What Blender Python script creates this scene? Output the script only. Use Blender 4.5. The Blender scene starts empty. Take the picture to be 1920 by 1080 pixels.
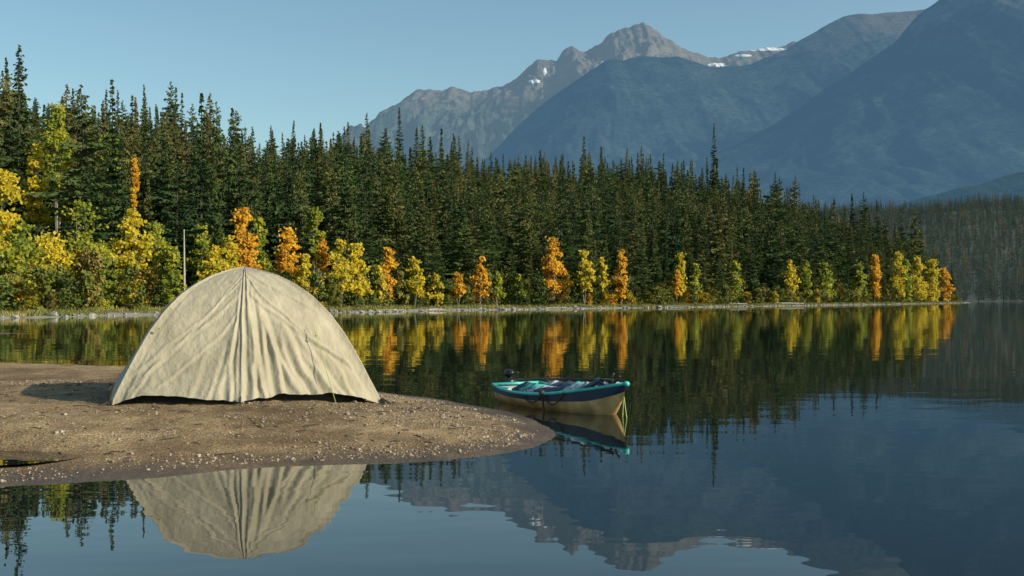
import bpy, math, random
import numpy as np
from mathutils import Vector, Matrix
random.seed(7); rng=np.random.default_rng(7)
scene=bpy.context.scene
scene.view_settings.view_transform='Standard'; scene.view_settings.look='None'; scene.view_settings.exposure=0
CAM_H=1.2; F=2133.0; HZ=562.0
# image pixel coordinates -> world metres at an assumed depth
def bx(x,d): return (x-960.0)/F*d
def ez(y,d): return CAM_H+(HZ-y)/F*d
def wl(x,y):
    d=F*CAM_H/(y-HZ); return (bx(x,d),d)

# ---------------- noise ----------------
def _h(ix,iy,s):
    n=(ix.astype(np.int64)*374761393+iy.astype(np.int64)*668265263+s*1274126177)&0xffffffff
    n=((n^(n>>13))*1274126177)&0xffffffff
    n=n^(n>>16)
    return n/4294967295.0
def vn(x,y,s=0):
    x=np.asarray(x,float);y=np.asarray(y,float)
    ix=np.floor(x);iy=np.floor(y);fx=x-ix;fy=y-iy
    fx=fx*fx*fx*(fx*(fx*6-15)+10);fy=fy*fy*fy*(fy*(fy*6-15)+10)
    a=_h(ix,iy,s);b=_h(ix+1,iy,s);c=_h(ix,iy+1,s);d=_h(ix+1,iy+1,s)
    return ((a+(b-a)*fx)*(1-fy)+(c+(d-c)*fx)*fy)*2-1
def fbm(x,y,o=4,s=0,g=.5):
    t=0;a=1;n=0
    for i in range(o):
        t=t+a*vn(x*2**i+i*17.3,y*2**i+i*9.1,s+i);n+=a;a*=g
    return t/n
def ridged(x,y,o=5,s=0):
    t=0;a=1;n=0
    for i in range(o):
        t=t+a*(1-np.abs(vn(x*2**i+i*11.3,y*2**i+i*5.1,s+i))*2);n+=a;a*=.5
    return t/n
def sstep(a,b,x):
    t=np.clip((x-a)/(b-a),0,1);return t*t*(3-2*t)

# ---------------- mesh helpers ----------------
def obj_from(name,verts,faces,mats=(),smooth=False,midx=None,parent=None,link=True):
    me=bpy.data.meshes.new(name)
    me.from_pydata([tuple(v) for v in verts],[],[tuple(f) for f in faces])
    for m in mats: me.materials.append(m)
    if midx is not None: me.polygons.foreach_set('material_index',np.array(midx,dtype=np.int32))
    if smooth: me.polygons.foreach_set('use_smooth',np.ones(len(me.polygons),dtype=bool))
    me.update()
    ob=bpy.data.objects.new(name,me)
    if link: scene.collection.objects.link(ob)
    if parent: ob.parent=parent
    return ob
def grid_obj(name,X,Y,Z,mat,smooth=True,parent=None,attrs=None,wrap=False):
    nr,nc=X.shape
    v=np.stack([X.ravel(),Y.ravel(),Z.ravel()],1)
    i=np.arange(nr*nc).reshape(nr,nc)
    f=np.stack([i[:-1,:-1].ravel(),i[:-1,1:].ravel(),i[1:,1:].ravel(),i[1:,:-1].ravel()],1).astype(np.int32)
    if wrap:
        g=np.stack([i[:-1,-1],i[:-1,0],i[1:,0],i[1:,-1]],1).astype(np.int32); f=np.concatenate([f,g])
    me=bpy.data.meshes.new(name)
    me.vertices.add(len(v));me.vertices.foreach_set('co',v.ravel().astype(np.float32))
    me.loops.add(f.size);me.loops.foreach_set('vertex_index',f.ravel())
    me.polygons.add(len(f));me.polygons.foreach_set('loop_start',np.arange(0,f.size,4,dtype=np.int32))
    me.polygons.foreach_set('loop_total',np.full(len(f),4,dtype=np.int32))
    me.update(calc_edges=True);me.validate()
    if smooth: me.polygons.foreach_set('use_smooth',np.ones(len(me.polygons),dtype=bool))
    if attrs:
        for k,a in attrs.items():
            at=me.attributes.new(k,'FLOAT','POINT');at.data.foreach_set('value',a.ravel().astype(np.float32))
    me.materials.append(mat)
    ob=bpy.data.objects.new(name,me);scene.collection.objects.link(ob)
    if parent: ob.parent=parent
    return ob
def empty(name,loc=(0,0,0)):
    e=bpy.data.objects.new(name,None);e.location=loc;scene.collection.objects.link(e);return e
class MB:
    def __init__(s): s.v=[];s.f=[];s.m=[]
    def quad(s,a,b,c,d,mi=0):
        n=len(s.v);s.v+=[a,b,c,d];s.f.append((n,n+1,n+2,n+3));s.m.append(mi)
    def tri(s,a,b,c,mi=0):
        n=len(s.v);s.v+=[a,b,c];s.f.append((n,n+1,n+2));s.m.append(mi)
    def tube(s,pts,rad,n=6,mi=0):
        pts=[Vector(p) for p in pts];base=len(s.v)
        for k,p in enumerate(pts):
            t=(pts[min(k+1,len(pts)-1)]-pts[max(k-1,0)]).normalized()
            u=t.cross(Vector((0,0,1)))
            if u.length<.05:u=t.cross(Vector((1,0,0)))
            u.normalize();w=t.cross(u)
            r=rad[k] if hasattr(rad,'__len__') else rad
            for j in range(n):
                a=2*math.pi*j/n;s.v.append(tuple(p+u*math.cos(a)*r+w*math.sin(a)*r))
        for k in range(len(pts)-1):
            for j in range(n):
                s.f.append((base+k*n+j,base+k*n+(j+1)%n,base+(k+1)*n+(j+1)%n,base+(k+1)*n+j));s.m.append(mi)
        s.f.append(tuple(base+j for j in range(n))[::-1]);s.m.append(mi)
        s.f.append(tuple(base+(len(pts)-1)*n+j for j in range(n)));s.m.append(mi)
    def box(s,c,sx,sy,sz,R=None,mi=0):
        b=len(s.v);c=Vector(c)
        for dz in(-1,1):
            for dx,dy in((-1,-1),(1,-1),(1,1),(-1,1)):
                p=Vector((dx*sx/2,dy*sy/2,dz*sz/2))
                if R: p=R@p
                s.v.append(tuple(c+p))
        for f in((3,2,1,0),(4,5,6,7),(0,1,5,4),(1,2,6,5),(2,3,7,6),(3,0,4,7)):
            s.f.append(tuple(b+i for i in f));s.m.append(mi)
    def blob(s,c,sx,sy,sz,seed=0,nu=9,nv=6,amp=.15,mi=0,R=None):
        r=random.Random(seed);b=len(s.v);c=Vector(c)
        rr=[[1+amp*(r.random()*2-1) for _ in range(nu)] for _ in range(nv+1)]
        for j in range(nv+1):
            th=math.pi*j/nv
            for i in range(nu):
                a=2*math.pi*i/nu;q=rr[j][i] if 0<j<nv else 1
                p=Vector((math.sin(th)*math.cos(a)*sx*q,math.sin(th)*math.sin(a)*sy*q,math.cos(th)*sz*q))
                if R:p=R@p
                s.v.append(tuple(c+p))
        for j in range(nv):
            for i in range(nu):
                s.f.append((b+j*nu+i,b+(j+1)*nu+i,b+(j+1)*nu+(i+1)%nu,b+j*nu+(i+1)%nu));s.m.append(mi)
    def obj(s,name,mats,smooth=False,parent=None,link=True):
        return obj_from(name,s.v,s.f,mats,smooth,s.m,parent,link)

# ---------------- materials ----------------
def newmat(name):
    m=bpy.data.materials.new(name);m.use_nodes=True;nt=m.node_tree
    b=nt.nodes['Principled BSDF'];return m,nt,b
def N(nt,t,**k):
    n=nt.nodes.new(t)
    for a,v in k.items(): setattr(n,a,v)
    return n
def ramp(nt,stops,interp='LINEAR'):
    r=nt.nodes.new('ShaderNodeValToRGB');r.color_ramp.interpolation=interp
    e=r.color_ramp.elements
    e[0].position=stops[0][0];e[0].color=(*stops[0][1],1)
    e[1].position=stops[-1][0];e[1].color=(*stops[-1][1],1)
    for p,c in stops[1:-1]:
        q=e.new(p);q.color=(*c,1)
    return r
def noise(nt,vec,scale,detail=4,rough=.55):
    n=nt.nodes.new('ShaderNodeTexNoise');n.inputs['Scale'].default_value=scale;n.inputs['Detail'].default_value=detail;n.inputs['Roughness'].default_value=rough
    if vec is not None: nt.links.new(vec,n.inputs['Vector'])
    return n.outputs['Fac']
def mix(nt,a,b,fac,mode='MIX'):
    m=nt.nodes.new('ShaderNodeMix');m.data_type='RGBA';m.blend_type=mode
    for s,v in((m.inputs[0],fac),(m.inputs[6],a),(m.inputs[7],b)):
        if isinstance(v,(int,float)): s.default_value=v
        elif isinstance(v,tuple): s.default_value=(*v,1)
        else: nt.links.new(v,s)
    return m.outputs[2]
def math_(nt,op,a,b=0.0,c=None):
    m=nt.nodes.new('ShaderNodeMath');m.operation=op
    for i,v in enumerate((a,b,c)):
        if v is None: continue
        if isinstance(v,(int,float)): m.inputs[i].default_value=v
        else: nt.links.new(v,m.inputs[i])
    return m.outputs[0]
def bump(nt,b,h,strength,dist):
    n=nt.nodes.new('ShaderNodeBump');n.inputs['Strength'].default_value=strength;n.inputs['Distance'].default_value=dist
    nt.links.new(h,n.inputs['Height']);nt.links.new(n.outputs[0],b.inputs['Normal']);return n
def simple(name,col,rough=.6,nscale=20,var=.25,metal=0):
    m,nt,b=newmat(name);tc=N(nt,'ShaderNodeTexCoord')
    f=noise(nt,tc.outputs['Object'],nscale,4)
    d=tuple(c*(1-var) for c in col);l=tuple(min(1,c*(1+var)) for c in col)
    r=ramp(nt,[(.3,d),(.7,l)]);nt.links.new(f,r.inputs[0]);nt.links.new(r.outputs[0],b.inputs['Base Color'])
    b.inputs['Roughness'].default_value=rough;b.inputs['Metallic'].default_value=metal
    return m
def painted_haze(b,col,st):  # constant emission painted into the material, stands in for distance haze
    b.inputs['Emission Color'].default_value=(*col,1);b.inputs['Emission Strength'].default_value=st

def foliage(name,stops,nscale=.5,hz=None,big=None):
    m,nt,b=newmat(name);oi=N(nt,'ShaderNodeObjectInfo');geo=N(nt,'ShaderNodeNewGeometry')
    r=ramp(nt,stops)
    if big:
        nb=noise(nt,geo.outputs['Position'],big,2)
        q=math_(nt,'ADD',math_(nt,'MULTIPLY',oi.outputs['Random'],.6),math_(nt,'MULTIPLY',math_(nt,'SUBTRACT',nb,.3),.9))
        nt.links.new(q,r.inputs[0])
    else: nt.links.new(oi.outputs['Random'],r.inputs[0])
    f=noise(nt,geo.outputs['Position'],nscale,3)
    rr=ramp(nt,[(.3,(.55,.6,.6)),(.7,(1.45,1.4,1.2))]);nt.links.new(f,rr.inputs[0])
    c=mix(nt,r.outputs[0],rr.outputs[0],1.0,'MULTIPLY')
    nt.links.new(c,b.inputs['Base Color']);b.inputs['Roughness'].default_value=.75
    b.inputs['Specular IOR Level'].default_value=.2
    if hz: painted_haze(b,*hz)
    return m
con_stops=[(0,(.020,.046,.018)),(.28,(.042,.078,.024)),(.5,(.070,.103,.030)),(.66,(.12,.130,.036)),(.82,(.175,.145,.06)),(1,(.13,.135,.04))]
M_con=foliage('conifer_needles',con_stops,.35,None,.02)
M_confar=foliage('conifer_needles_far',[(0,(.03,.048,.026)),(.5,(.055,.075,.036)),(.85,(.085,.09,.045)),(.96,(.11,.09,.04)),(1,(.4,.18,.04))],.05,((.05,.09,.10),.24))  # needle colours plus a faint blue glow painted in as air haze
M_bark=simple('bark',(.07,.055,.042),.9,8)
M_pale=simple('weathered_wood',(.42,.38,.32),.85,6)

# ---------------- world & sun ----------------
w=bpy.data.worlds.new('World');scene.world=w;w.use_nodes=True;nt=w.node_tree
sky=nt.nodes.new('ShaderNodeTexSky');sky.sky_type='NISHITA';sky.sun_disc=False
EL=math.radians(28);AZ=math.radians(107)
sky.sun_elevation=EL;sky.sun_rotation=AZ;sky.air_density=1.0;sky.dust_density=1.3;sky.ozone_density=1.0;sky.altitude=300
nt.links.new(mix(nt,sky.outputs[0],(.92,1.08,1.0),1.0,'MULTIPLY'),nt.nodes['Background'].inputs[0]);nt.nodes['Background'].inputs[1].default_value=.135
sd=Vector((math.cos(EL)*math.sin(AZ),math.cos(EL)*math.cos(AZ),math.sin(EL)))
l=bpy.data.lights.new('sun','SUN');l.energy=4.9;l.angle=math.radians(.5);l.color=(1,.87,.66)
lo=bpy.data.objects.new('sun',l);scene.collection.objects.link(lo);lo.rotation_euler=sd.to_track_quat('Z','Y').to_euler();lo.location=(30,-20,30)
# ---------------- camera ----------------
cd=bpy.data.cameras.new('camera');cd.lens=F/1920*36;cd.sensor_width=36;cd.shift_y=(HZ-540)/1920;cd.clip_end=60000;cd.clip_start=.1
co=bpy.data.objects.new('camera',cd);scene.collection.objects.link(co);co.location=(0,0,CAM_H);co.rotation_euler=(math.pi/2,0,0);scene.camera=co

# ---------------- lake & ground sheet ----------------
m,nt,b=newmat('lake_water');geo=N(nt,'ShaderNodeNewGeometry')
mp=N(nt,'ShaderNodeMapping');mp.inputs['Scale'].default_value=(.55,1,1);nt.links.new(geo.outputs['Position'],mp.inputs[0])
n1=noise(nt,mp.outputs[0],1.8,2,.5);n2=noise(nt,mp.outputs[0],.25,2,.5)
h=math_(nt,'ADD',math_(nt,'MULTIPLY',n1,.6),math_(nt,'MULTIPLY',n2,2.2))
b.inputs['Base Color'].default_value=(.008,.013,.013,1);b.inputs['Roughness'].default_value=.01;b.inputs['IOR'].default_value=1.52
bump(nt,b,h,.35,.012)
M_water=m
S=26000
obj_from('lake_water',[(-S,-2000,0),(S,-2000,0),(S,2*S,0),(-S,2*S,0)],[(0,1,2,3)],[M_water])
obj_from('ground',[(-S,-2100,-4),(S,-2100,-4),(S,2*S,-4),(-S,2*S,-4)],[(0,1,2,3)],[simple('lake_bed',(.12,.1,.07),.9,.2)])

def seg_dist(P,poly):
    """signed distance, positive inside"""
    x,y=P;dm=np.full(x.shape,1e9);inside=np.zeros(x.shape,bool);n=len(poly)
    for i in range(n):
        ax,ay=poly[i];bx_,by_=poly[(i+1)%n];ex,ey=bx_-ax,by_-ay
        t=np.clip(((x-ax)*ex+(y-ay)*ey)/(ex*ex+ey*ey+1e-12),0,1)
        dm=np.minimum(dm,np.hypot(x-ax-t*ex,y-ay-t*ey))
        c=((ay>y)!=(by_>y))&(x<(bx_-ax)*(y-ay)/((by_-ay) if by_!=ay else 1e-9)+ax)
        inside^=c
    return np.where(inside,dm,-dm)
def smooth_poly(pts,k=8,closed=True):
    out=[];n=len(pts)
    for i in range(n):
        p0,p1,p2,p3=[np.array(pts[(i+j)%n]) for j in(-1,0,1,2)]
        for q in range(k):
            t=q/k
            out.append(tuple(.5*((2*p1)+(-p0+p2)*t+(2*p0-5*p1+4*p2-p3)*t*t+(-p0+3*p1-3*p2+p3)*t**3)))
    return out

# ---------------- sandbar ----------------
sb=[wl(*p) for p in[(-700,960),(-300,932),(0,915),(150,906),(300,893),(450,880),(600,873),(750,868),(880,859),(960,848),(1020,833),(1046,815),(1030,799),(980,780),(900,762),(820,748),(740,738),(640,724),(500,708),(300,694),(0,686),(-500,684)]]+[(-26,19),(-26,8)]
sbp=smooth_poly(sb,4)
def sand_h(x,y):
    x=np.asarray(x,float);y=np.asarray(y,float)
    s=seg_dist((x,y),sbp)+.07*fbm(x*1.3,y*1.3,3,5)
    h=np.where(s>0,.235*sstep(-.9,3.2,s)-.235*sstep(-.9,3.2,0)+.012*np.clip(s,0,1),.16*s)
    h=h+np.where(s>0.1,1,.0)*(.028*fbm(x*.8,y*.8,4,9)+.016*fbm(x*3.5,y*3.5,3,12)+.007*fbm(x*11,y*11,2,13)*sstep(.4,2,s))*sstep(.1,1.2,s)
    h=h+.018*sstep(.42,.62,s+.15*fbm(x*.7,y*.7,2,77))
    pool=np.exp(-(((x+4.25+.15*fbm(x*2,y*2,2,3))/1.15)**2+((y-8.22+.12*fbm(x*1.5,y*2,2,4))/.52)**2)**2)
    return np.where(s>0,h*(1-pool)+.01*pool,h)
gx=np.concatenate([np.arange(-26,-9,.2),np.arange(-9,1.3,.035)]);gy=np.concatenate([np.arange(5.6,14,.035),np.arange(14,21.5,.1)])
X,Y=np.meshgrid(gx,gy);Z=sand_h(X,Y);Z=np.maximum(Z,-.6)
m,nt,b=newmat('sand');geo=N(nt,'ShaderNodeNewGeometry');pos=geo.outputs['Position']
sx=N(nt,'ShaderNodeSeparateXYZ');nt.links.new(pos,sx.inputs[0])
r0=ramp(nt,[(.35,(.55,.50,.42)),(.62,(1.18,1.16,1.12))]);nt.links.new(noise(nt,pos,.7,5,.65),r0.inputs[0])
r1=ramp(nt,[(.3,(.17,.112,.055)),(.5,(.31,.222,.118)),(.7,(.46,.35,.20))]);nt.links.new(noise(nt,pos,2.6,8,.7),r1.inputs[0])
r2=ramp(nt,[(.36,(.22,.2,.18)),(.5,(1,1,1)),(.63,(1.8,1.75,1.65))]);nt.links.new(noise(nt,pos,55,4,.75),r2.inputs[0])
c=mix(nt,mix(nt,r1.outputs[0],r0.outputs[0],1.0,'MULTIPLY'),r2.outputs[0],.9,'MULTIPLY')
wetn=math_(nt,'ADD',sx.outputs[2],math_(nt,'MULTIPLY',noise(nt,pos,2.5,3),-.045))
mr=N(nt,'ShaderNodeMapRange');mr.inputs[1].default_value=-.012;mr.inputs[2].default_value=.05;nt.links.new(wetn,mr.inputs[0])
wet=mix(nt,c,(.40,.34,.27),1.0,'MULTIPLY')
nt.links.new(mix(nt,wet,c,mr.outputs[0]),b.inputs['Base Color'])
rr=N(nt,'ShaderNodeMapRange');rr.inputs[3].default_value=.4;rr.inputs[4].default_value=.95;nt.links.new(mr.outputs[0],rr.inputs[0]);nt.links.new(rr.outputs[0],b.inputs['Roughness'])
hh=math_(nt,'ADD',noise(nt,pos,45,4,.7),math_(nt,'MULTIPLY',noise(nt,pos,9,4),1.4));bump(nt,b,hh,1.0,.04)
M_sand=m
grid_obj('sandbar',X,Y,Z,M_sand)
# rain puddle lying in the hollow
a_=np.linspace(0,2*math.pi,40,endpoint=False)
obj_from('puddle',[(-4.25+1.12*math.cos(t),8.22+.55*math.sin(t),.064) for t in a_],[tuple(range(40))],[M_water])
# far spit
gx=np.arange(-30,-15.6,.15);gy=np.arange(36,46,.15);X,Y=np.meshgrid(gx,gy)
Zs=.16-.22*(np.clip((X+26)/10,0,3)**2+((Y-40.5)/2.2)**2)+.03*fbm(X,Y,3)
grid_obj('sand_spit',X,Y,np.maximum(Zs,-.3),M_sand)
# pebbles
m,nt,b=newmat('pebble_stone');geo=N(nt,'ShaderNodeNewGeometry')
r=ramp(nt,[(.3,(.10,.08,.06)),(.5,(.28,.22,.15)),(.7,(.46,.40,.32))]);nt.links.new(noise(nt,geo.outputs['Position'],25,1),r.inputs[0]);nt.links.new(r.outputs[0],b.inputs['Base Color']);b.inputs['Roughness'].default_value=.85
M_peb=m
mb=MB();NP=30000;ppx=rng.uniform(-7,.4,NP);ppy=rng.uniform(7,13.5,NP)
s_=seg_dist((ppx,ppy),sbp);den=fbm(ppx*.9,ppy*1.6,3,31);hz_=sand_h(ppx,ppy)
keep=(s_>.12)&(hz_>.012)&(rng.random(NP)<np.clip(.16+1.7*den+.45*sstep(-3,-.5,ppx),0.03,.85))&~((((ppx+4.25)/1.15)**2+((ppy-8.22)/.58)**2)<1)
for x,y,z in zip(ppx[keep],ppy[keep],hz_[keep]):
    r=random.uniform(.003,.010)*(2.1 if random.random()<.06 else 1)
    mb.blob((x,y,z+r*.2),r*random.uniform(.8,1.6),r*random.uniform(.8,1.5),r*.75,seed=random.random(),nu=5,nv=3,amp=.25)
mb.obj('pebbles',[M_peb])
# twigs / leaf litter
mb=MB();n=320;tx=rng.uniform(-6,0,n);ty=rng.uniform(8,13,n);ts=seg_dist((tx,ty),sbp);tz=sand_h(tx,ty)
for x,y,z,s0 in zip(tx,ty,tz,ts):
    if s0<.4 or z<.03: continue
    a=random.uniform(0,math.pi);L=random.uniform(.02,.1)*(2.4 if random.random()<.14 else 1)
    mb.tube([(x,y,z+.006),(x+L*.5*math.cos(a),y+L*.5*math.sin(a),z+.012),(x+L*math.cos(a+.3),y+L*math.sin(a+.3),z+.006)],.004,4)
mb.obj('driftwood_twigs',[M_bark])

# ---------------- far bank / forested hillside ----------------
shore=[(-230,70),(-150,64),(-90,62),(-55,66)]+[wl(*p) for p in[(0,597),(280,591),(650,587),(800,583.5),(1000,580.3),(1200,577.7),(1400,575),(1600,572),(1750,569.5),(1815,567.8)]]
land=shore+[(186,485),(150,540),(60,640),(-230,640)]
land_s=[p for p in smooth_poly(land,4)]
def land_sd(x,y): return seg_dist((np.asarray(x,float),np.asarray(y,float)),land_s)
def land_h(x,y,s=None):
    x=np.asarray(x,float);y=np.asarray(y,float)
    if s is None: s=land_sd(x,y)
    s=s+1.1*fbm(x*.09,y*.09,3,3)*np.clip(np.abs(s)/2,0,1)
    amp=20+6*sstep(-40,10,x)
    return np.where(s<0,s*.3,.35*sstep(0,5,s)+1.0*sstep(5,14,s)+amp*sstep(6,105-25*sstep(20,100,x),s))+np.where(s>0,.08*fbm(x*.5,y*.5,3,8)*sstep(0,2,s)+4.0*fbm(x*.022,y*.022,3,8)*sstep(20,60,s),0)
X,Y=np.meshgrid(np.concatenate([np.arange(-235,-110,6.),np.arange(-110,205,1.5)]),np.concatenate([np.arange(55,480,1.5),np.arange(480,650,6)]));Z=np.maximum(land_h(X,Y),-2)
m,nt,b=newmat('forest_floor');geo=N(nt,'ShaderNodeNewGeometry');pos=geo.outputs['Position'];sx=N(nt,'ShaderNodeSeparateXYZ');nt.links.new(pos,sx.inputs[0])
ra=ramp(nt,[(.35,(.17,.16,.13)),(.65,(.36,.34,.29))]);nt.links.new(noise(nt,pos,1.2,5),ra.inputs[0])
rb=ramp(nt,[(.35,(.06,.08,.025)),(.65,(.14,.145,.05))]);nt.links.new(noise(nt,pos,.5,5),rb.inputs[0])
mr=N(nt,'ShaderNodeMapRange');mr.inputs[1].default_value=.1;mr.inputs[2].default_value=.3
nt.links.new(math_(nt,'ADD',sx.outputs[2],math_(nt,'MULTIPLY',math_(nt,'SUBTRACT',noise(nt,pos,.3,3),.5),.3)),mr.inputs[0])
nt.links.new(mix(nt,ra.outputs[0],rb.outputs[0],mr.outputs[0]),b.inputs['Base Color']);b.inputs['Roughness'].default_value=.95
M_bank=m
grid_obj('forest_hillside',X,Y,Z,M_bank)

# ---------------- where the birches stand ----------------
def shore_depth(px):
    d=np.arange(60,560,1.0);s=land_sd(bx(px,d),d);i=np.argmax(s>4.6);return float(d[i]) if s[i]>4.6 else 470.
L=[(-60,330,600,75,'g',6),(5,310,450,46,'y',10),(38,425,565,58,'g',3),(95,445,565,66,'y',3),(145,380,540,64,'g',7),(190,440,580,40,'g',1),(108,198,340,34,'g',22),(205,255,340,24,'g',26),(70,275,400,30,'y',18),(125,300,400,18,'y',14),(252,395,500,42,'y',3),(235,480,560,30,'y',1),(292,425,575,42,'g',4),(325,465,580,28,'g',1),(252,300,345,9,'o',16),
(378,426,535,36,'g',5),(402,466,532,36,'y',1),(455,394,508,38,'o',3),(428,448,532,26,'y',1),(488,408,522,22,'g',6),(540,432,532,32,'o',4),(572,478,542,16,'y',1),(605,446,502,13,'o',5),(640,453,537,27,'y',0),(668,460,545,24,'y',1),(590,392,470,22,'g',11),(728,458,550,20,'o',0),(712,500,560,12,'y',0),(778,485,548,18,'y',0),
(858,512,550,12,'o',0),(901,483,550,17,'o',0),(932,515,556,14,'g',0),(968,515,560,18,'g',0),(1038,448,538,26,'o',2),(1095,474,542,20,'y',0),(1128,482,552,11,'y',0),(1166,471,553,16,'o',0),
(1275,476,550,16,'y',2),(1270,505,548,9,'o',0),(1305,498,552,13,'g',0),(1378,489,552,19,'g',0),(1483,489,542,18,'y',0),(1510,488,552,13,'g',1),(1545,493,556,21,'g',0),(1610,493,552,16,'g',0),(1640,479,550,16,'o',1),(1683,474,552,19,'y',0),(1700,488,556,15,'g',0),(1720,484,556,20,'y',0),(1748,490,558,19,'y',0),(1768,503,560,17,'o',0)]
BT=[]
for i,(px,ty,by_,hw,c,inl) in enumerate(L):
    d=shore_depth(px)+inl;X0=bx(px,d);z0=float(land_h(np.array([X0]),np.array([d]))[0])
    BT.append((X0,d,z0,ez(ty,d)-z0,hw/F*d,c,(ez(by_,d)-z0)/(ez(ty,d)-z0),inl))

# ---------------- conifers ----------------
protos=bpy.data.collections.new('conifer_variants');protos_far=bpy.data.collections.new('far_conifer_variants')
def conifer(seed,H,R,dens=1.0,shape=.85,clump=0.0,base=.06,far=False):
    r=random.Random(seed);mb=MB()
    lean=(r.uniform(-.15,.15),r.uniform(-.15,.15))
    mb.tube([(0,0,-1),(lean[0]*.5,lean[1]*.5,H*.5),(lean[0],lean[1],H)],[H*.011,H*.007,.015],5,1)
    z=H*base;ph=r.random()*6
    while z<H*.995:
        q=z/H
        rad=R*((1-q)**shape)*(1-.35*max(0,(.18-q)/.18))
        rad*=1+clump*math.sin(q*r.uniform(17,21)+ph)
        rad=max(rad,.10)
        nb=max(4,int((5+4*(1-q))*dens))
        for k in range(nb):
            a=r.uniform(0,2*math.pi);L_=rad*r.uniform(.55,1.2)
            if r.random()<.06: L_*=1.25
            if clump and r.random()<clump*.6: continue
            zz=z+r.uniform(-.2,.2);dr=r.uniform(.15,.5)*(1-q*.7)-(.25 if q>.85 else 0)
            cx=lean[0]*q;cy=lean[1]*q;ca,sa=math.cos(a),math.sin(a)
            ns=2 if far else max(2,int(2+L_*1.5))
            for j in range(ns):
                t=(j+.6)/ns;px=cx+ca*L_*t;py=cy+sa*L_*t;pz=zz-dr*L_*t+.18*L_*t*t
                for side in(-1,1):
                    sl=(.34+.18*r.random())*(1.15-t*.75)*max(.45,min(1.2,L_))*(1.6 if far else 1)
                    aa=a+side*r.uniform(.35,1.1);tip=(px+math.cos(aa)*sl,py+math.sin(aa)*sl,pz-r.uniform(.05,.55)*sl)
                    wd=sl*.26;nx,ny=-math.sin(aa)*wd,math.cos(aa)*wd
                    zr=r.uniform(-.12,.12)
                    mb.quad((px-ca*.12,py-sa*.12,pz+.05),(px+(tip[0]-px)*.5+nx,py+(tip[1]-py)*.5+ny,(pz+tip[2])/2-.06+zr),tip,(px+(tip[0]-px)*.5-nx,py+(tip[1]-py)*.5-ny,(pz+tip[2])/2-.06-zr))
                hl=r.uniform(.2,.45)*max(.5,min(1,L_))*(1.4 if far else 1)
                mb.tri((px-ca*L_*.2,py-sa*L_*.2,pz+.03),(px+ca*L_*.2,py+sa*L_*.2,pz-.03),(px+r.uniform(-.1,.1),py+r.uniform(-.1,.1),pz-hl))
        z+=(.30+.12*(1-q))*(1.9 if far else 1)/max(.8,dens)
    o=mb.obj('conifer_far' if far else 'conifer',[M_confar if far else M_con,M_bark],link=False)
    (protos_far if far else protos).objects.link(o)
specs=[(17,2.2,1,.85,0),(19,2.0,1,.8,.08),(15,2.4,1.05,.9,0),(18,2.4,.95,.75,.12),(16,1.8,1.1,.8,.05),(17,2.8,.9,.6,.22),(18,1.8,1,.7,.1),(16,3.0,1,.5,.3),(14,2.2,1.1,.95,.0)]
for i,s in enumerate(specs): conifer(100+i,*s)
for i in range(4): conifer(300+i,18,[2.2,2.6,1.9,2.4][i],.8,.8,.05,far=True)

def scatter(name,P,rot,scl,idx,coll):
    me=bpy.data.meshes.new(name);me.vertices.add(len(P));me.vertices.foreach_set('co',np.asarray(P,np.float32).ravel())
    a=me.attributes.new('rot','FLOAT_VECTOR','POINT');a.data.foreach_set('vector',np.asarray(rot,np.float32).ravel())
    a=me.attributes.new('scl','FLOAT_VECTOR','POINT');a.data.foreach_set('vector',np.asarray(scl,np.float32).ravel())
    a=me.attributes.new('idx','INT','POINT');a.data.foreach_set('value',np.asarray(idx,np.int32))
    ob=bpy.data.objects.new(name,me);scene.collection.objects.link(ob)
    g=bpy.data.node_groups.new(name+'_nodes','GeometryNodeTree')
    g.interface.new_socket('Geometry',in_out='INPUT',socket_type='NodeSocketGeometry');g.interface.new_socket('Geometry',in_out='OUTPUT',socket_type='NodeSocketGeometry')
    gi=g.nodes.new('NodeGroupInput');go=g.nodes.new('NodeGroupOutput')
    ip=g.nodes.new('GeometryNodeInstanceOnPoints');ci=g.nodes.new('GeometryNodeCollectionInfo')
    ci.inputs['Collection'].default_value=coll;ci.inputs['Separate Children'].default_value=True;ci.inputs['Reset Children'].default_value=True
    def na(nm,t):
        n=g.nodes.new('GeometryNodeInputNamedAttribute');n.data_type=t;n.inputs[0].default_value=nm
        return [o for o in n.outputs if o.enabled and o.name=='Attribute'][0]
    g.links.new(gi.outputs[0],ip.inputs['Points']);g.links.new(ci.outputs[0],ip.inputs['Instance']);ip.inputs['Pick Instance'].default_value=True
    g.links.new(na('idx','INT'),ip.inputs['Instance Index']);g.links.new(na('rot','FLOAT_VECTOR'),ip.inputs['Rotation']);g.links.new(na('scl','FLOAT_VECTOR'),ip.inputs['Scale'])
    g.links.new(ip.outputs[0],go.inputs[0])
    md=ob.modifiers.new('scatter','NODES');md.node_group=g
    return ob
def jitter_grid(x0,x1,y0,y1,s):
    X,Y=np.meshgrid(np.arange(x0,x1,s),np.arange(y0,y1,s));X=X+rng.uniform(-.48,.48,X.shape)*s;Y=Y+rng.uniform(-.48,.48,Y.shape)*s
    return X.ravel(),Y.ravel()
x,y=jitter_grid(-150,195,60,560,3.0)
s=land_sd(x,y);pxx=960+x/y*F
k=(s>6.0+2.5*fbm(x*.1,y*.1,2,4))&(s<118)&(pxx>-420)&(pxx<1960)&(rng.random(len(x))<np.where(s<50,.95,.62))
for (X0,d,z0,H,R,c,cb,inl) in BT:   # clearings around the birches, on their lake side
    if inl<13: k&=~((np.abs(x-X0)<R*.85+.7)&(y<d+1.5)&(y>d-14))
    else: k&=~((np.abs(x-X0)<R*.8+.7)&(y<d+1)&(y>d-8))
x,y,s=x[k],y[k],s[k];z=land_h(x,y,s)
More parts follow.
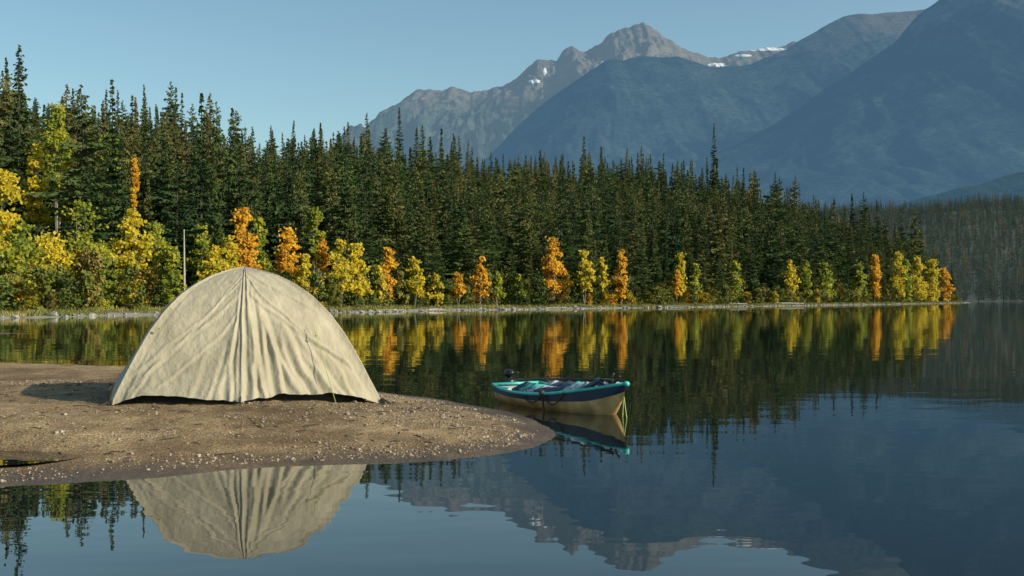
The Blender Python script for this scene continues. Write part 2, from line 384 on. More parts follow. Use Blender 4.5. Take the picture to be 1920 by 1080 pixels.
n=len(x);farx=sstep(-10,60,x)
hs=rng.uniform(.55,1.0,n)*(1+.28*fbm(x*.05,y*.05,2,71))*np.where(rng.random(n)<.07,1.25+.2*farx,1)*np.where(s<11,rng.uniform(.4,1.0,n),1)
tipf=np.clip((540-y)/110,.5,1)*np.clip((186-x)/18,.45,1);hs=hs*tipf*(1.0+.16*farx)
ws=hs**.6*rng.uniform(.8,1.3,n)
scatter('conifer_forest',np.stack([x,y,z-.2],1),np.stack([rng.normal(0,.02,n),rng.normal(0,.02,n),rng.uniform(0,6.28,n)],1),np.stack([ws,ws,hs],1),rng.integers(0,len(specs),n),protos)
print('TREES',n)

# ---------------- deciduous ----------------
def leafmat(name,a,b_,c,g=None):
    m,nt,b=newmat(name);geo=N(nt,'ShaderNodeNewGeometry')
    r=ramp(nt,[(.33,a),(.5,b_),(.68,c)]);nt.links.new(noise(nt,geo.outputs['Position'],.7,4,.7),r.inputs[0])
    nt.links.new(r.outputs[0],b.inputs['Base Color']);b.inputs['Roughness'].default_value=.7;b.inputs['Specular IOR Level'].default_value=.2
    t=N(nt,'ShaderNodeBsdfTranslucent');nt.links.new(r.outputs[0],t.inputs[0]);ms=N(nt,'ShaderNodeMixShader');ms.inputs[0].default_value=.25
    out=nt.nodes['Material Output'];nt.links.new(b.outputs[0],ms.inputs[1]);nt.links.new(t.outputs[0],ms.inputs[2]);nt.links.new(ms.outputs[0],out.inputs[0])
    return m
LM={'o':leafmat('orange_leaves',(.38,.20,.02),(.66,.34,.025),(.72,.46,.03)),
    'y':leafmat('golden_leaves',(.26,.26,.025),(.55,.43,.03),(.70,.54,.035)),
    'g':leafmat('yellow_green_leaves',(.09,.13,.02),(.22,.26,.028),(.50,.45,.03))}
def broadleaf(mb,base,H,R,cb,seed,leaf,nclump=46,nleaf=55,trunk=True):
    r=random.Random(seed);bxx,by,bz=base;crown0=H*cb
    tr=max(.05,H*.009)
    stems=[(0,0,1.0)]+([(r.uniform(-.55,.55)*R,r.uniform(-.4,.4)*R,r.uniform(.55,.85)) for _ in range(r.choice([1,2,2]))] if trunk else [])
    if trunk:
        for sxx,syy,sh_ in stems:
            sway=[r.uniform(-.3,.3) for _ in range(6)]
            pts=[(bxx+sxx*(i/5)+sway[0]*i*.2,by+syy*(i/5)+sway[1]*i*.2,bz-.3+(H*.92*sh_+.3)*i/5) for i in range(6)]
            mb.tube(pts,[tr*(1-.17*i) for i in range(6)],5,1)
    for c in range(nclump):
        sxx,syy,sh_=stems[r.randrange(len(stems))] if r.random()<.55 else stems[0]
        q=r.random()**.9;zz=crown0+(H*sh_-crown0)*q
        prof=math.sin(math.pi*min(1,(.16+.82*q)))**.6*(1.05-.3*q)
        a=r.uniform(0,6.28);rr=R*prof*r.uniform(.2,1.0)*(.75 if len(stems)>1 else 1)*(1.25 if r.random()<.1 else 1)
        cx=bxx+sxx*.9+math.cos(a)*rr;cy=by+syy*.9+math.sin(a)*rr;cz=bz+zz
        if trunk: mb.tube([(bxx+sxx*.6,by+syy*.6,max(bz,cz-rr*.6)),(cx,cy,cz)],[tr*.28,tr*.08],3,1)
        cr=R*r.uniform(.14,.36)
        for k in range(nleaf):
            v=Vector((r.gauss(0,1),r.gauss(0,1),r.gauss(0,.7)))*cr*.6
            p=Vector((cx,cy,cz))+v
            u=Vector((r.gauss(0,1),r.gauss(0,1),r.gauss(0,1))).normalized();w_=u.orthogonal().normalized()
            s_=leaf*r.uniform(.6,1.4)
            mb.quad(tuple(p-u*s_),tuple(p+w_*s_*.7),tuple(p+u*s_),tuple(p-w_*s_*.7))
M_white=simple('birch_bark',(.30,.28,.23),.8,5)
for i,(X0,d,z0,H,R,c,cb,inl) in enumerate(BT):
    mb=MB();sc=min(1.7,max(1,H/8))
    broadleaf(mb,(X0,d,z0),H,R,max(.04,cb-.06),500+i,.10+.0005*d,int(40*sc),48)
    mb.obj('birch_tree',[LM[c],M_white])
d=shore_depth(346)+1;mb=MB();z0=.8;mb.tube([(bx(346,d),d,z0),(bx(345,d),d,ez(430,d))],[.12,.05],6);mb.obj('dead_tree_trunk',[M_pale])
# shrubs along shore
shr=bpy.data.collections.new('shrub_variants')
M_shrub=foliage('shrub_leaves',[(0,(.05,.08,.02)),(.4,(.095,.125,.027)),(.7,(.18,.18,.035)),(.84,(.22,.15,.05)),(.93,(.40,.30,.025)),(1,(.48,.26,.02))],.8)
for i in range(5):
    mb=MB();broadleaf(mb,(0,0,0),2.4,[1.3,1.6,1.0,1.8,1.2][i],.05,900+i,.12,22,34,trunk=False);o=mb.obj('shrub',[M_shrub],link=False);shr.objects.link(o)
def shore_pts(n,s0,s1,pxlim=(-400,1830)):
    x=rng.uniform(-110,195,n*45);y=rng.uniform(60,490,n*45);p=960+x/y*F
    k=(p>pxlim[0])&(p<pxlim[1]);x,y=x[k],y[k];ss=land_sd(x,y);k=(ss>s0)&(ss<s1)
    x,y,ss=x[k][:n],y[k][:n],ss[k][:n];return x,y,land_h(x,y,ss),ss
x,y,z,s=shore_pts(2000,4.5,13);n=len(x);sc=rng.uniform(.3,1.25,n)
scatter('shrubs',np.stack([x,y,z-.05],1),np.stack([x*0,x*0,rng.uniform(0,6.28,n)],1),np.stack([sc,sc,sc*rng.uniform(.7,1.6,n)],1),rng.integers(0,5,n),shr)
# grasses
gr=bpy.data.collections.new('grass_variants');M_grass=foliage('shore_grass',[(0,(.11,.14,.035)),(.5,(.19,.20,.06)),(1,(.30,.25,.11))],.6)
for i in range(3):
    mb=MB();r=random.Random(i)
    for k in range(110):
        a=r.uniform(0,6.28);q=r.random()**.5*1.1;x0,y0=q*math.cos(a),q*math.sin(a);hh=r.uniform(.15,.45);a2=r.uniform(0,6.28);wv=.035
        mb.tri((x0-wv*math.cos(a2),y0-wv*math.sin(a2),-.02),(x0+wv*math.cos(a2),y0+wv*math.sin(a2),-.02),(x0+r.uniform(-.15,.15),y0+r.uniform(-.15,.15),hh))
    o=mb.obj('grass_tuft',[M_grass],link=False);gr.objects.link(o)
x,y,z,s=shore_pts(1500,1.9,6.0);n=len(x);sc=rng.uniform(.4,1.1,n)
scatter('shore_grass',np.stack([x,y,z-.02],1),np.stack([x*0,x*0,rng.uniform(0,6.28,n)],1),np.stack([sc*1.2,sc*1.2,sc],1),rng.integers(0,3,n),gr)
# rocks on far bank
mb=MB();x,y,z,s=shore_pts(2200,-.3,1.8)
for i in range(len(x)):
    r=random.uniform(.06,.22)*(1.6 if random.random()<.08 else 1)
    mb.blob((x[i],y[i],z[i]+r*.2),r*1.3,r*1.3,r*.8,seed=i,nu=6,nv=4,amp=.25)
mb.obj('shore_rocks',[simple('grey_stone',(.28,.265,.23),.9,2,.5)])
# driftwood logs
def log(px,py,L_,ang,r=.12,branch=True):
    d=F*(CAM_H-.35)/(py-HZ);x0=bx(px,d);z=float(land_h(np.array([x0]),np.array([d]))[0]);z=max(z,.05)+r
    mb=MB();ca,sa=math.cos(ang),math.sin(ang)
    mb.tube([(x0-ca*L_/2,d-sa*L_/2,z),(x0,d,z+.06),(x0+ca*L_/2,d+sa*L_/2,z+.02)],[r*1.3,r,r*.5],7)
    if branch:
        for k in range(4):
            t=random.uniform(-.45,.3);mb.tube([(x0+ca*L_*t,d+sa*L_*t,z),(x0+ca*L_*t+random.uniform(-.5,.5),d+sa*L_*t,z+random.uniform(.2,.55))],[r*.4,r*.15],4)
    mb.obj('driftwood_log',[M_pale])
log(678,574,2.6,.1,.13);log(820,577,2,.5,.08);log(845,575,3.6,-.4,.07,False);log(1245,571.5,5,.1,.14);log(1270,572.5,3,-.2,.1,False);log(1370,571,6,.05,.14);log(1480,570,6,.1,.15,False);log(1045,574.5,4,.1,.07,False);log(730,578,3,.2,.08,False)

# ---------------- distant forest hill ----------------
def far_h(x,y):
    s=np.minimum(y-(700+.25*(600-x)),9999)+25*fbm(x*.004,y*.004,3,44)
    h=122*sstep(0,850,s)*(.93+.07*sstep(300,900,x))+9*fbm(x*.006,y*.006,4,45)*sstep(20,200,s)
    return np.where(s>0,h+.6,-2)
X,Y=np.meshgrid(np.arange(-100,1800,18.),np.arange(600,2400,18.));
m,nt,b=newmat('far_forest_floor');b.inputs['Base Color'].default_value=(.045,.055,.03,1);b.inputs['Roughness'].default_value=1;painted_haze(b,(.05,.09,.10),.24)  # floor glows faintly blue: painted air haze, no real volume
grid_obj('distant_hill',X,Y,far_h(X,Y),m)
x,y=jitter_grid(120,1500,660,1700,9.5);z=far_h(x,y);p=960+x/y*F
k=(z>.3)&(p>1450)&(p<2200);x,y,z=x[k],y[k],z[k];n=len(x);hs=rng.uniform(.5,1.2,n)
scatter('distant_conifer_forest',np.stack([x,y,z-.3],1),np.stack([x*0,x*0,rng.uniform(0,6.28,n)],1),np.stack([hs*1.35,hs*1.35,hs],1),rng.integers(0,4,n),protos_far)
print('FAR',n)

# ---------------- mountains ----------------
def mountain_mat(name,forest,rock,hz,tree_z,spread,nsc,rockamt,bmp=.5,sharp=.1):
    m,nt,b=newmat(name);geo=N(nt,'ShaderNodeNewGeometry');pos=geo.outputs['Position'];sx=N(nt,'ShaderNodeSeparateXYZ');nt.links.new(pos,sx.inputs[0])
    f1=noise(nt,pos,nsc,8,.7);f2=noise(nt,pos,nsc*16,5,.8)
    rf=ramp(nt,[(.33,tuple(c*.3 for c in forest)),(.67,tuple(c*1.7 for c in forest))]);nt.links.new(f2,rf.inputs[0])
    rf2=ramp(nt,[(.35,(.6,.6,.6)),(.65,(1.4,1.35,1.2))]);nt.links.new(noise(nt,pos,nsc*2.2,5,.6),rf2.inputs[0])
    fc=mix(nt,rf.outputs[0],rf2.outputs[0],1.0,'MULTIPLY')
    rk=ramp(nt,[(.32,tuple(c*.35 for c in rock)),(.5,rock),(.68,tuple(c*1.5 for c in rock))]);nt.links.new(noise(nt,pos,nsc*6,9,.8),rk.inputs[0])
    hgt=math_(nt,'ADD',sx.outputs[2],math_(nt,'MULTIPLY',math_(nt,'SUBTRACT',f1,.5),spread))
    mr=N(nt,'ShaderNodeMapRange');mr.inputs[1].default_value=tree_z-spread*sharp;mr.inputs[2].default_value=tree_z+spread*sharp;nt.links.new(hgt,mr.inputs[0])
    c=mix(nt,fc,rk.outputs[0],math_(nt,'MULTIPLY',mr.outputs[0],rockamt))
    at=N(nt,'ShaderNodeAttribute',attribute_name='snow')
    sn=math_(nt,'GREATER_THAN',math_(nt,'ADD',at.outputs['Fac'],math_(nt,'MULTIPLY',math_(nt,'SUBTRACT',noise(nt,pos,nsc*6,4),.5),.9)),.5)
    c=mix(nt,c,(.6,.6,.6),sn)
    nt.links.new(c,b.inputs['Base Color']);b.inputs['Roughness'].default_value=1;b.inputs['Specular IOR Level'].default_value=0
    painted_haze(b,*hz);bump(nt,b,f2,bmp,30)  # even blue emission per mountain imitates aerial haze
    return m
def mountain(name,prof,D,W,mat,amp,fx,nu=520,nv=150,seed=0,jag=0,snow=(),power=1.0,detail=1.0):
    xs=np.array([p[0] for p in prof],float);ys=np.array([p[1] for p in prof],float)
    u=np.linspace(xs[0],xs[-1],nu);yy=np.interp(u,xs,ys)
    kk=np.array([1,2,3,2,1])/9.;yy=np.convolve(np.pad(yy,2,'edge'),kk,'valid')
    Xc=bx(u,D);Zc=np.maximum(ez(yy,D)+jag*fbm(Xc*fx*5,Xc*0+3,5,seed+60,.6),0)
    v=np.concatenate([np.linspace(-.5,-.02,12),np.linspace(0,1,nv)**1.1]);V,U=np.meshgrid(v,Xc,indexing='ij');ZC=np.broadcast_to(Zc,V.shape)
    Yw=D-V*W
    warp=fbm(U*fx*.6,Yw*fx*.4,3,seed+5)*.5/fx
    rg=ridged((U+warp)*fx,Yw*fx*.35+2,6,seed)
    env=np.clip(V*5,0,1)
    vv=np.clip(V*(1+.45*rg*env*amp),-1,1.0)
    f=np.where(V>=0,np.clip(1-vv,0,1)**power,1-np.abs(V)*1.4)
    Zw=ZC*f+env*amp*detail*ZC.max()*.045*ridged((U+warp)*fx*3,Yw*fx*2.2,6,seed+20)*np.clip((1-V)*2,0,1)-20*sstep(.9,1,V)
    sn=np.zeros_like(Zw)
    PX=960+U/Yw*F;PY=HZ-(Zw-CAM_H)/Yw*F
    for (sx_,sy_,rx,ry) in snow: sn=np.maximum(sn,np.exp(-(((PX-sx_)/rx)**2+((PY-sy_)/ry)**2))*np.where(V>-.05,1,0))
    grid_obj(name,U,Yw,Zw,mat,attrs={'snow':sn})
A=[(560,330),(640,270),(700,225),(724,208),(745,192),(778,172),(810,168),(850,165),(880,173),(905,168),(935,162),(958,156),(975,138),(990,122),(1008,108),(1022,112),(1034,108),(1045,112),(1055,97),(1070,89),(1082,92),(1095,99),(1112,92),(1128,82),(1140,68),(1155,60),(1180,53),(1205,43),(1222,52),(1240,65),(1258,75),(1290,94),(1330,112),(1350,104),(1380,98),(1420,92),(1455,88),(1490,80),(1530,90),(1600,130),(1750,200)]
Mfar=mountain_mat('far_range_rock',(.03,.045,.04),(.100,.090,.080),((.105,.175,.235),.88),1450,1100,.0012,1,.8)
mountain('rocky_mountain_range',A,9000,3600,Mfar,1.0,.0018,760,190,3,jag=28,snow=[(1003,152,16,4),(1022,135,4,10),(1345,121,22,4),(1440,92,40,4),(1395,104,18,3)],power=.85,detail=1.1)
B=[(820,400),(900,310),(975,232),(1010,200),(1050,172),(1085,148),(1120,125),(1135,114),(1150,110),(1165,114),(1200,105),(1235,107),(1270,104),(1300,116),(1335,127),(1370,124),(1400,120),(1440,108),(1470,95),(1495,78),(1515,68),(1540,52),(1560,40),(1580,32),(1600,28),(1640,25),(1700,20),(1740,17),(1800,60),(2000,200)]
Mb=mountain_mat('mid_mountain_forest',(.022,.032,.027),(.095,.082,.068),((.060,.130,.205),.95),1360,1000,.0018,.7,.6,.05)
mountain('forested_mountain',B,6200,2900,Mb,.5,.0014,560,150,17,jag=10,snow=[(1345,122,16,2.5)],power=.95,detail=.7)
C=[(900,520),(1050,430),(1200,350),(1310,300),(1400,262),(1450,235),(1530,180),(1570,152),(1600,132),(1640,104),(1680,78),(1700,52),(1722,28),(1762,-2),(1800,-35),(1860,-60),(1940,-50),(2100,-90),(2300,-20),(2600,150),(2900,350)]
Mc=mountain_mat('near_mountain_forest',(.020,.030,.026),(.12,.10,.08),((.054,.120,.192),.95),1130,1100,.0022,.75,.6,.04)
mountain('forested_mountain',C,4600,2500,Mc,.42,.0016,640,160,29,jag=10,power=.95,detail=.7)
Dp=[(1560,420),(1700,378),(1760,362),(1830,345),(1920,322),(2050,270),(2300,240),(2600,400)]
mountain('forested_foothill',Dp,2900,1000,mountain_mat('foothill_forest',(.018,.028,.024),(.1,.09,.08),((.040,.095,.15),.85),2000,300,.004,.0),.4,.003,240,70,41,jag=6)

# ---------------- tent ----------------
def sh1(x,y): return float(sand_h(np.array([x]),np.array([y]))[0])
Cc=np.array([-2.82,12.0]);Lf=np.array([-3.72,10.55]);Rf=np.array([-1.31,11.45]);Lb=2*Cc-Lf;Rb=2*Cc-Rf;Sf=np.array([-2.53,10.60])
zg=sh1(-2.55,10.8);Ht=1.55
tent=empty('tent',(0,0,0))
ring=[Lf,Sf,Rf,(Rf+Lb)/2+np.array([.05,-.02]),Lb,(Lb+Rb)/2,Rb,(Rb+Lf)/2-np.array([.04,0]),Lf]
segn=[170,170,50,50,40,40,60,60];cols=[];hem=[]
for i in range(8):
    for k in range(segn[i]):
        t=k/segn[i];cols.append(ring[i]*(1-t)+ring[i+1]*t);hem.append(i+t)
cols=np.array(cols);hem=np.array(hem)
hr=np.array([0,.08,.15,.28,.4,.5,.65,.78,.86,.92,.965,.99,1.0]);rr_=np.array([1,.965,.93,.865,.80,.74,.63,.50,.385,.27,.145,.045,0.0])
T=np.linspace(0,1,190)
dd=np.concatenate([[0],np.cumsum(np.hypot(np.diff(rr_),np.diff(hr)))]);dd/=dd[-1]
def sm(a):
    p=np.interp(T,dd,a)
    k=np.ones(9)/9;q=np.convolve(np.pad(p,4,mode='reflect',reflect_type='odd'),k,'valid');return q
hT=sm(hr);rT=sm(rr_);hT[-1]=1;rT[-1]=0;rT[0]=1;hT[0]=0
# (position on hem, lean toward the seam as it rises, height it reaches, width, depth)
FOLDS=[(1.10,.10,.95,.018,.030),(1.17,.30,.75,.022,.040),(1.25,.45,.62,.020,.036),(1.31,.5,.50,.016,.028),(1.38,.6,.68,.024,.045),(1.46,.5,.42,.018,.028),(1.53,.55,.55,.024,.036),(1.61,.5,.36,.020,.026),(1.69,.5,.45,.024,.028),(1.78,.3,.30,.020,.020),(1.88,.2,.34,.02,.016),
(.93,-.2,.9,.016,.020),(.86,.2,.55,.022,.020),(.76,.5,.40,.026,.014),(.60,.7,.34,.03,.011),(.14,.4,.36,.022,.012)]
def tent_surface(scale,hemlift,wr,ztop):
    Tt,Q=np.meshgrid(T,hem,indexing='ij');rT2=rT[:,None];h2=hT[:,None]
    corner=np.abs(((Q+1)%2)-1)
    low=1-Tt
    inset=1-.075*np.sin(np.pi*corner/2)**.8*np.sin(np.pi*Tt)
    front=(Q<2)
    fm=np.exp(-((Q-1)/.5)**2)*front
    r=rT2*inset*(1-.05*fm*np.sin(np.pi*Tt))
    base=cols-Cc
    PXx=Cc[0]+base[:,0][None,:]*r*scale;PYy=Cc[1]+base[:,1][None,:]*r*scale
    lift=hemlift*np.sin(np.pi*np.clip(np.where(front,Q%1,(Q%2)/2),0,1))**.8*low**6
    gz=np.array(sand_h(*(Cc+base*scale).T))[None,:]
    Zz=gz*(1-h2)+ztop*h2+lift
    if wr:
        Qw=Q+.035*vn(Q*4.1,Tt*5,31)+.010*vn(Q*14,Tt*13,33)
        disp=np.zeros_like(Q)
        for i,(q0,ln,tt,wd,dp) in enumerate(FOLDS):
            qc=1+(q0-1)*(1-ln*Tt)+.02*np.sin(Tt*7+i*2)
            w2=wd*(1+.7*Tt)
            g=np.exp(-((Qw-qc)/w2)**2)-.75*np.exp(-((Qw-qc-1.9*w2)/w2)**2)
            disp+=dp*.9*g*sstep(tt,tt*.35,Tt)
        for i,(k0,k1,dp) in enumerate([(.80,1.5,.009),(.66,1.9,.010),(.56,1.35,.008),(.90,1.1,.007)]):
            d_=(Tt-(k0-(1-Qw)/k1))
            disp+=dp*(np.exp(-(d_/.018)**2)-.6*np.exp(-((d_+.035)/.02)**2))*(Q<1)*sstep(0,.15,1-Q)*sstep(0,.1,Tt)
        for i,(k0,k1,dp) in enumerate([(.86,1.3,.010),(.72,1.7,.010),(.93,2.2,.008)]):
            d_=(Tt-(k0-(Qw-1)/k1))
            disp+=dp*(np.exp(-(d_/.018)**2)-.6*np.exp(-((d_+.035)/.02)**2))*((Q>1)&(Q<2))*sstep(0,.15,Q-1)*sstep(0,.1,Tt)
        disp+=np.where(front,0,.022*(1-np.abs(vn(Qw*8,Tt*1.5,3)))**3*low+.010*vn(Qw*9,Tt*3,5))
        disp*=np.clip(corner*5,0,1)
        up=np.clip((1-Tt)*9,0,1)
        wob=.006*np.sin(Tt*9)+.004*np.sin(Tt*23)
        disp+=(.012*np.exp(-((Q-1.0-wob)/.011)**2)-.007*np.exp(-((Q-.972-wob)/.014)**2)-.012*np.exp(-((Q-1.035-wob)/.018)**2)*(.4+low)+.010*np.exp(-((Q-1.07-wob)/.014)**2))*front*up
        disp+=.010*fbm(Q*6,Tt*6,4,21,.5)+.014*np.exp(-(corner/.018)**2)*up-.010*np.exp(-((corner-.07)/.03)**2)*up
        n_=base/np.linalg.norm(base,axis=1)[:,None]
        PXx=PXx+n_[:,0][None,:]*disp*(1-.6*h2);PYy=PYy+n_[:,1][None,:]*disp*(1-.6*h2);Zz=Zz+disp*.5*h2+.022*low**8*vn(Q*11,Q*0,6)*np.clip(corner*4,0,1)
    return PXx,PYy,Zz
m,nt,b=newmat('tent_canvas');tc=N(nt,'ShaderNodeTexCoord');pos=tc.outputs['Object']
r1=ramp(nt,[(.3,(.30,.27,.185)),(.55,(.395,.355,.255)),(.75,(.47,.425,.31))]);nt.links.new(noise(nt,pos,2.2,7,.65),r1.inputs[0])
nt.links.new(r1.outputs[0],b.inputs['Base Color']);b.inputs['Roughness'].default_value=.8;b.inputs['Sheen Weight'].default_value=.1
mp=N(nt,'ShaderNodeMapping');mp.inputs['Scale'].default_value=(1,1,.5);nt.links.new(pos,mp.inputs[0])
hh=math_(nt,'ADD',noise(nt,mp.outputs[0],16,4,.55),math_(nt,'MULTIPLY',noise(nt,mp.outputs[0],5,3,.5),1.8));bump(nt,b,hh,.5,.03)
M_can=m
X,Y,Z=tent_surface(1.0,.085,True,Ht);grid_obj('rainfly',X,Y,Z,M_can,parent=tent,wrap=True)
M_dark=simple('inner_mesh_fabric',(.03,.03,.028),.9,30)
M_pole=simple('tent_pole_metal',(.12,.12,.12),.4,10,.1,.6)
M_cord=simple('guy_cord',(.45,.5,.12),.7,10)
X,Y,Z=tent_surface(.88,0,False,Ht-.08);grid_obj('inner_tent',X,Y,Z,M_dark,parent=tent,wrap=True)
mb=MB()
for A_,B_ in((Lf,Lb),(Rf,Rb)):
    pts=[]
    for P_ in(A_,B_):
        seg=[];zz0=sh1(*P_)
        for k in range(0,185,6): 
            q=Cc+(P_-Cc)*rT[k]*.97;zz=zz0*(1-hT[k])+Ht*hT[k];seg.append((q[0],q[1],zz-.035))
        pts.append(seg)
    mb.tube(pts[0]+pts[1][::-1],.009,6)
mb.obj('poles',[M_pole],parent=tent,smooth=True)
mb=MB()
for P_ in(Lf,Rf,Lb,Rb,Sf):
    o_=(P_-Cc)/np.linalg.norm(P_-Cc);z0=sh1(*P_)
    q=P_+o_*.10;mb.tube([(P_[0],P_[1],z0+.06),(q[0],q[1],z0+.01)],.010,5)
    q2=q+o_*.03;mb.tube([(q[0],q[1],z0-.08),(q2[0],q2[1],z0+.04)],.005,5)
    if P_ is not Sf: mb.box((P_[0]+o_[0]*.01,P_[1]+o_[1]*.01,z0+.03),.04,.04,.05)
mb.tube([(Lf[0]-.02,Lf[1]-.03,sh1(*Lf)),(Lf[0]+.03,Lf[1]+.0,sh1(*Lf)+.22)],.012,5)
mb.obj('stakes_and_straps',[M_dark],parent=tent)
mb=MB()
def tp(Pr,t):
    q=Cc+(Pr-Cc)*np.interp(t,T,rT);return (q[0],q[1],zg*(1-np.interp(t,T,hT))+Ht*np.interp(t,T,hT))
Pr=Sf*.3+Rf*.7;a=tp(Pr,.42);g=(Pr[0]-.02,Pr[1]-.22,sh1(Pr[0],Pr[1]-.22))
a=(a[0]+.02,a[1]-.05,a[2]);mb.tube([a,g],.004,4);mb.box(((a[0]*.85+g[0]*.15),(a[1]*.85+g[1]*.15),a[2]*.85+g[2]*.15),.03,.015,.02)
Pl=Lf*.9+Sf*.1;a=tp(Pl,.4);mb.box((a[0],a[1]-.05,a[2]),.03,.015,.02)
mb.obj('guy_lines',[M_cord],parent=tent)

# ---------------- boat ----------------
boat=empty('rowing_boat',(0,0,0))
bow=Vector((1.12,11.70,0));st=Vector((.05,13.65,0));ax=(bow-st);LB=ax.length;ax.normalize();pr=Vector((-ax.y,ax.x,0))
def BP(t,sx_,z): return st+ax*(LB*t)+pr*sx_+Vector((0,0,z))
def halfb(t): return .44*(1-max(0,(t-.38)/.62)**2.3)**.9*(1-.28*max(0,(.38-t)/.38)**1.6) if t<1 else 0
def sheer(t): return .155+.185*max(0,(t-.35)/.65)**2.2+.04*max(0,(.3-t)/.3)**2
nst=40;prof=[(0,-.10),(.35,-.09),(.62,-.05),(.80,.02),(.90,.05),(.965,.6),(1.0,1.0)]
V=[];Fs=[];Mi=[]
def station(t,inner=False):
    hb=halfb(t)-(.03 if inner else 0);hb=max(hb,.004);sh=sheer(t);pts=[]
    keel=-.10+.30*max(0,(t-.8)/.2)**2.2
    for s_,z_ in prof:
        if z_<.5: zz=z_+(keel+.10)
        elif z_==.6: zz=.05+(sh-.05)*.42+(keel+.1)*.3
        else: zz=sh
        if inner: zz=zz+.03 if z_<.5 else zz
        pts.append((hb*s_,min(zz,sh)))
    return pts
for inner in(False,True):
    base=len(V);rows=[]
    for i in range(nst+1):
        tt=i/nst*(1 if not inner else .975)
        p=station(tt,inner)
        row=[(-a,z) for a,z in p[::-1]]+p[1:]
        for a,z in row:
            q=BP(tt,a,z)+ax*(.10*max(0,(tt-.75)/.25)*(z/.35));V.append(tuple(q))
        rows.append(len(row))
    nr=rows[0]
    for i in range(nst):
        for j in range(nr-1):
            f=(base+i*nr+j,base+i*nr+j+1,base+(i+1)*nr+j+1,base+(i+1)*nr+j)
            Fs.append(f if inner else f[::-1]);band=j if j<nr//2 else nr-2-j
            Mi.append(2 if inner else (1 if band==0 else 0))
n0=len(prof)*2-1
Fs.append(tuple(range(n0)));Mi.append(1)
M_hull=simple('tan_hull_paint',(.62,.42,.18),.5,6,.35);M_navy=simple('navy_paint',(.035,.06,.11),.4,9,.2);M_in=simple('boat_interior',(.10,.13,.15),.6,8,.3);M_teal=simple('teal_rim_paint',(.06,.52,.46),.35,12,.15)
ob=obj_from('hull',V,Fs,[M_hull,M_navy,M_in],True,Mi,boat)
mb=MB()
def rim(t,s,dz=0): return BP(t,s*max(halfb(t),.001),sheer(t)+dz)+ax*(.10*max(0,(t-.75)/.25)*(sheer(t)/.35))
for sg in(-1,1): mb.tube([rim(i/nst,sg,.005) for i in range(nst+1)],.017,8,0)
mb.tube([BP(0,-halfb(0),sheer(0)),BP(0,halfb(0),sheer(0))],.02,8,0)
q=BP(1,0,sheer(1))+ax*.10;mb.blob(q,.035,.035,.03,amp=.02,nu=10)
mb.obj('gunwale',[M_teal],True,boat)
M_wht=simple('white_seat_plastic',(.62,.66,.64),.4,8,.1)
mb=MB()
R=Matrix((ax,pr,Vector((0,0,1)))).transposed()
mb.box(BP(.13,0,.170),.22,halfb(.13)*1.8,.03,R)
mb.obj('thwart_seat',[M_wht],False,boat)
mb=MB()
for i in range(6):
    t0=.84+i*.15/6;t1=t0+.15/6
    def dk(t,s): return tuple(rim(t,s*.97,-.008+.015*(1-abs(s))))
    for s0,s1 in((-1,0),(0,1)): mb.quad(dk(t0,s0),dk(t1,s0),dk(t1,s1),dk(t0,s1))
mb.obj('foredeck',[M_navy],True,boat)
M_bagw=simple('pale_blue_canvas',(.38,.46,.54),.7,12);M_bagt=simple('teal_canvas',(.06,.36,.34),.7,12)
mb=MB();k=0
for t in np.arange(.26,.88,.046):
    hb=halfb(t)*.93
    for s0,s1 in((-1,-.1),(-.1,.9)):
        c0=BP(t,s0*hb+.02,sheer(t)+.01+.015*math.sin(k*2));c1=BP(t+.05,s1*hb-.02,sheer(t)+.03+.02*math.sin(k*1.7+1))
        mid=(c0+c1)/2+Vector((0,0,.05+.02*math.sin(k*3)))
        mb.tube([c0,mid,c1],[.024,.034,.024],8,[0,1,0,0,2,0,1][k%7]);k+=1
mb.obj('gear_bags',[M_navy,M_bagw,M_bagt],True,boat)
M_oar=simple('dark_oar',(.035,.03,.03),.5,10);mb=MB()
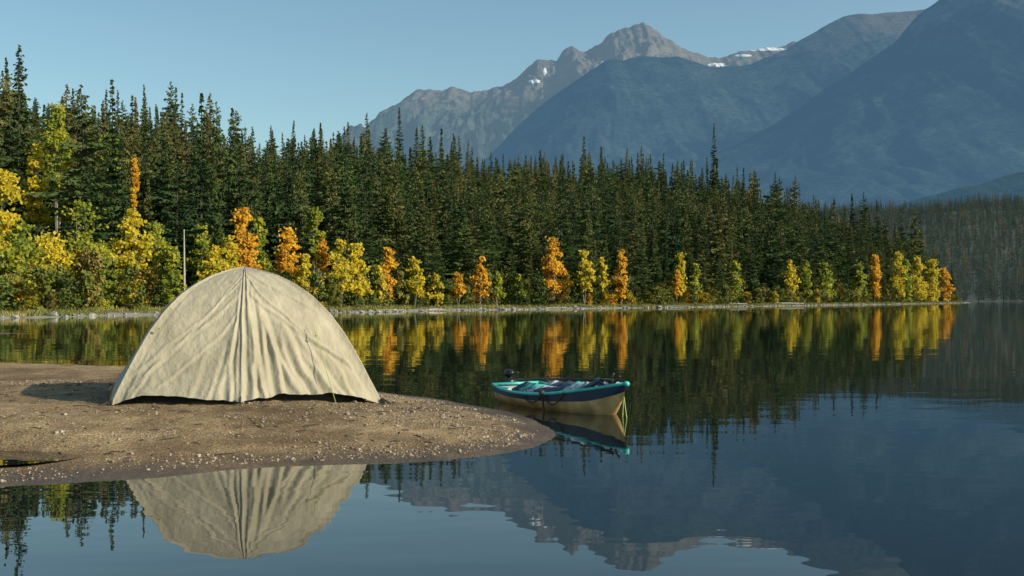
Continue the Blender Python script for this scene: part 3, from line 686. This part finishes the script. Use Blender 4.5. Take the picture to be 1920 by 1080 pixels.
for s_,t0,t1 in((-.22,.1,.94),(.18,.15,.88)):
    a=BP(t0,s_,.27);c=BP(t1,s_*.35,sheer(t1)+.07);mb.tube([a,(a+c)/2,c],.012,7)
    mb.blob(c,.12,.05,.010,amp=.02,nu=10,R=R)
mb.tube([BP(.45,-.42,sheer(.45)),BP(.45,-.42,sheer(.45)+.06)],.01,6);mb.tube([BP(.45,.42,sheer(.45)),BP(.45,.42,sheer(.45)+.06)],.01,6)
mb.tube([BP(.88,.03,.33),BP(.92,.03,.43)],.014,6);mb.tube([BP(.96,-.03,.33),BP(1.03,-.06,.42)],.012,6)
mb.obj('oars',[M_oar],True,boat)
M_mot=simple('black_motor',(.02,.02,.022),.35,10);mb=MB()
o=BP(-.04,-.05,-.03);mb.blob(o+Vector((0,0,.345)),.085,.06,.05,amp=.06,nu=12,nv=8,R=R);mb.box(o+Vector((0,0,.24)),.06,.06,.16,R);mb.tube([o+Vector((0,0,.24)),o+Vector((0,0,-.25))],.022,8)
mb.box(o+ax*.04+Vector((0,0,.24)),.06,.12,.09,R);mb.tube([o+Vector((0,0,.33)),o+ax*.22+Vector((0,0,.36))],.013,7);mb.blob(o+Vector((0,0,-.25)),.07,.02,.03,amp=.02,R=R)
mb.obj('outboard_motor',[M_mot],True,boat)
M_rope=simple('rope',(.06,.05,.04),.9,20);mb=MB()
def droop(a,b_,sag,n=10): 
    a=Vector(a);b_=Vector(b_);return [a.lerp(b_,i/n)+Vector((0,0,-sag*math.sin(math.pi*i/n))) for i in range(n+1)]
g0=rim(.6,-1.05,.02);mb.tube(droop(g0,rim(.74,-1.05),.13),.008,6)
mb.tube(droop(g0,g0+Vector((.03,-.02,-.24)),0),.011,6);mb.tube(droop(g0+Vector((.02,0,0)),rim(.42,-1.04),.10),.007,6)
mb.blob(g0,.03,.03,.03,amp=.2)
mb.obj('side_ropes',[M_rope],True,boat)
mb=MB();bw=BP(1,0,.22)+ax*.05;mb.tube(droop(bw,bw+Vector((-.02,-.05,-.30)),0,6),.005,5);mb.tube(droop(bw,bw+Vector((.03,-.12,-.30)),0,6),.005,5)
mb.obj('bow_line',[M_cord],True,boat)
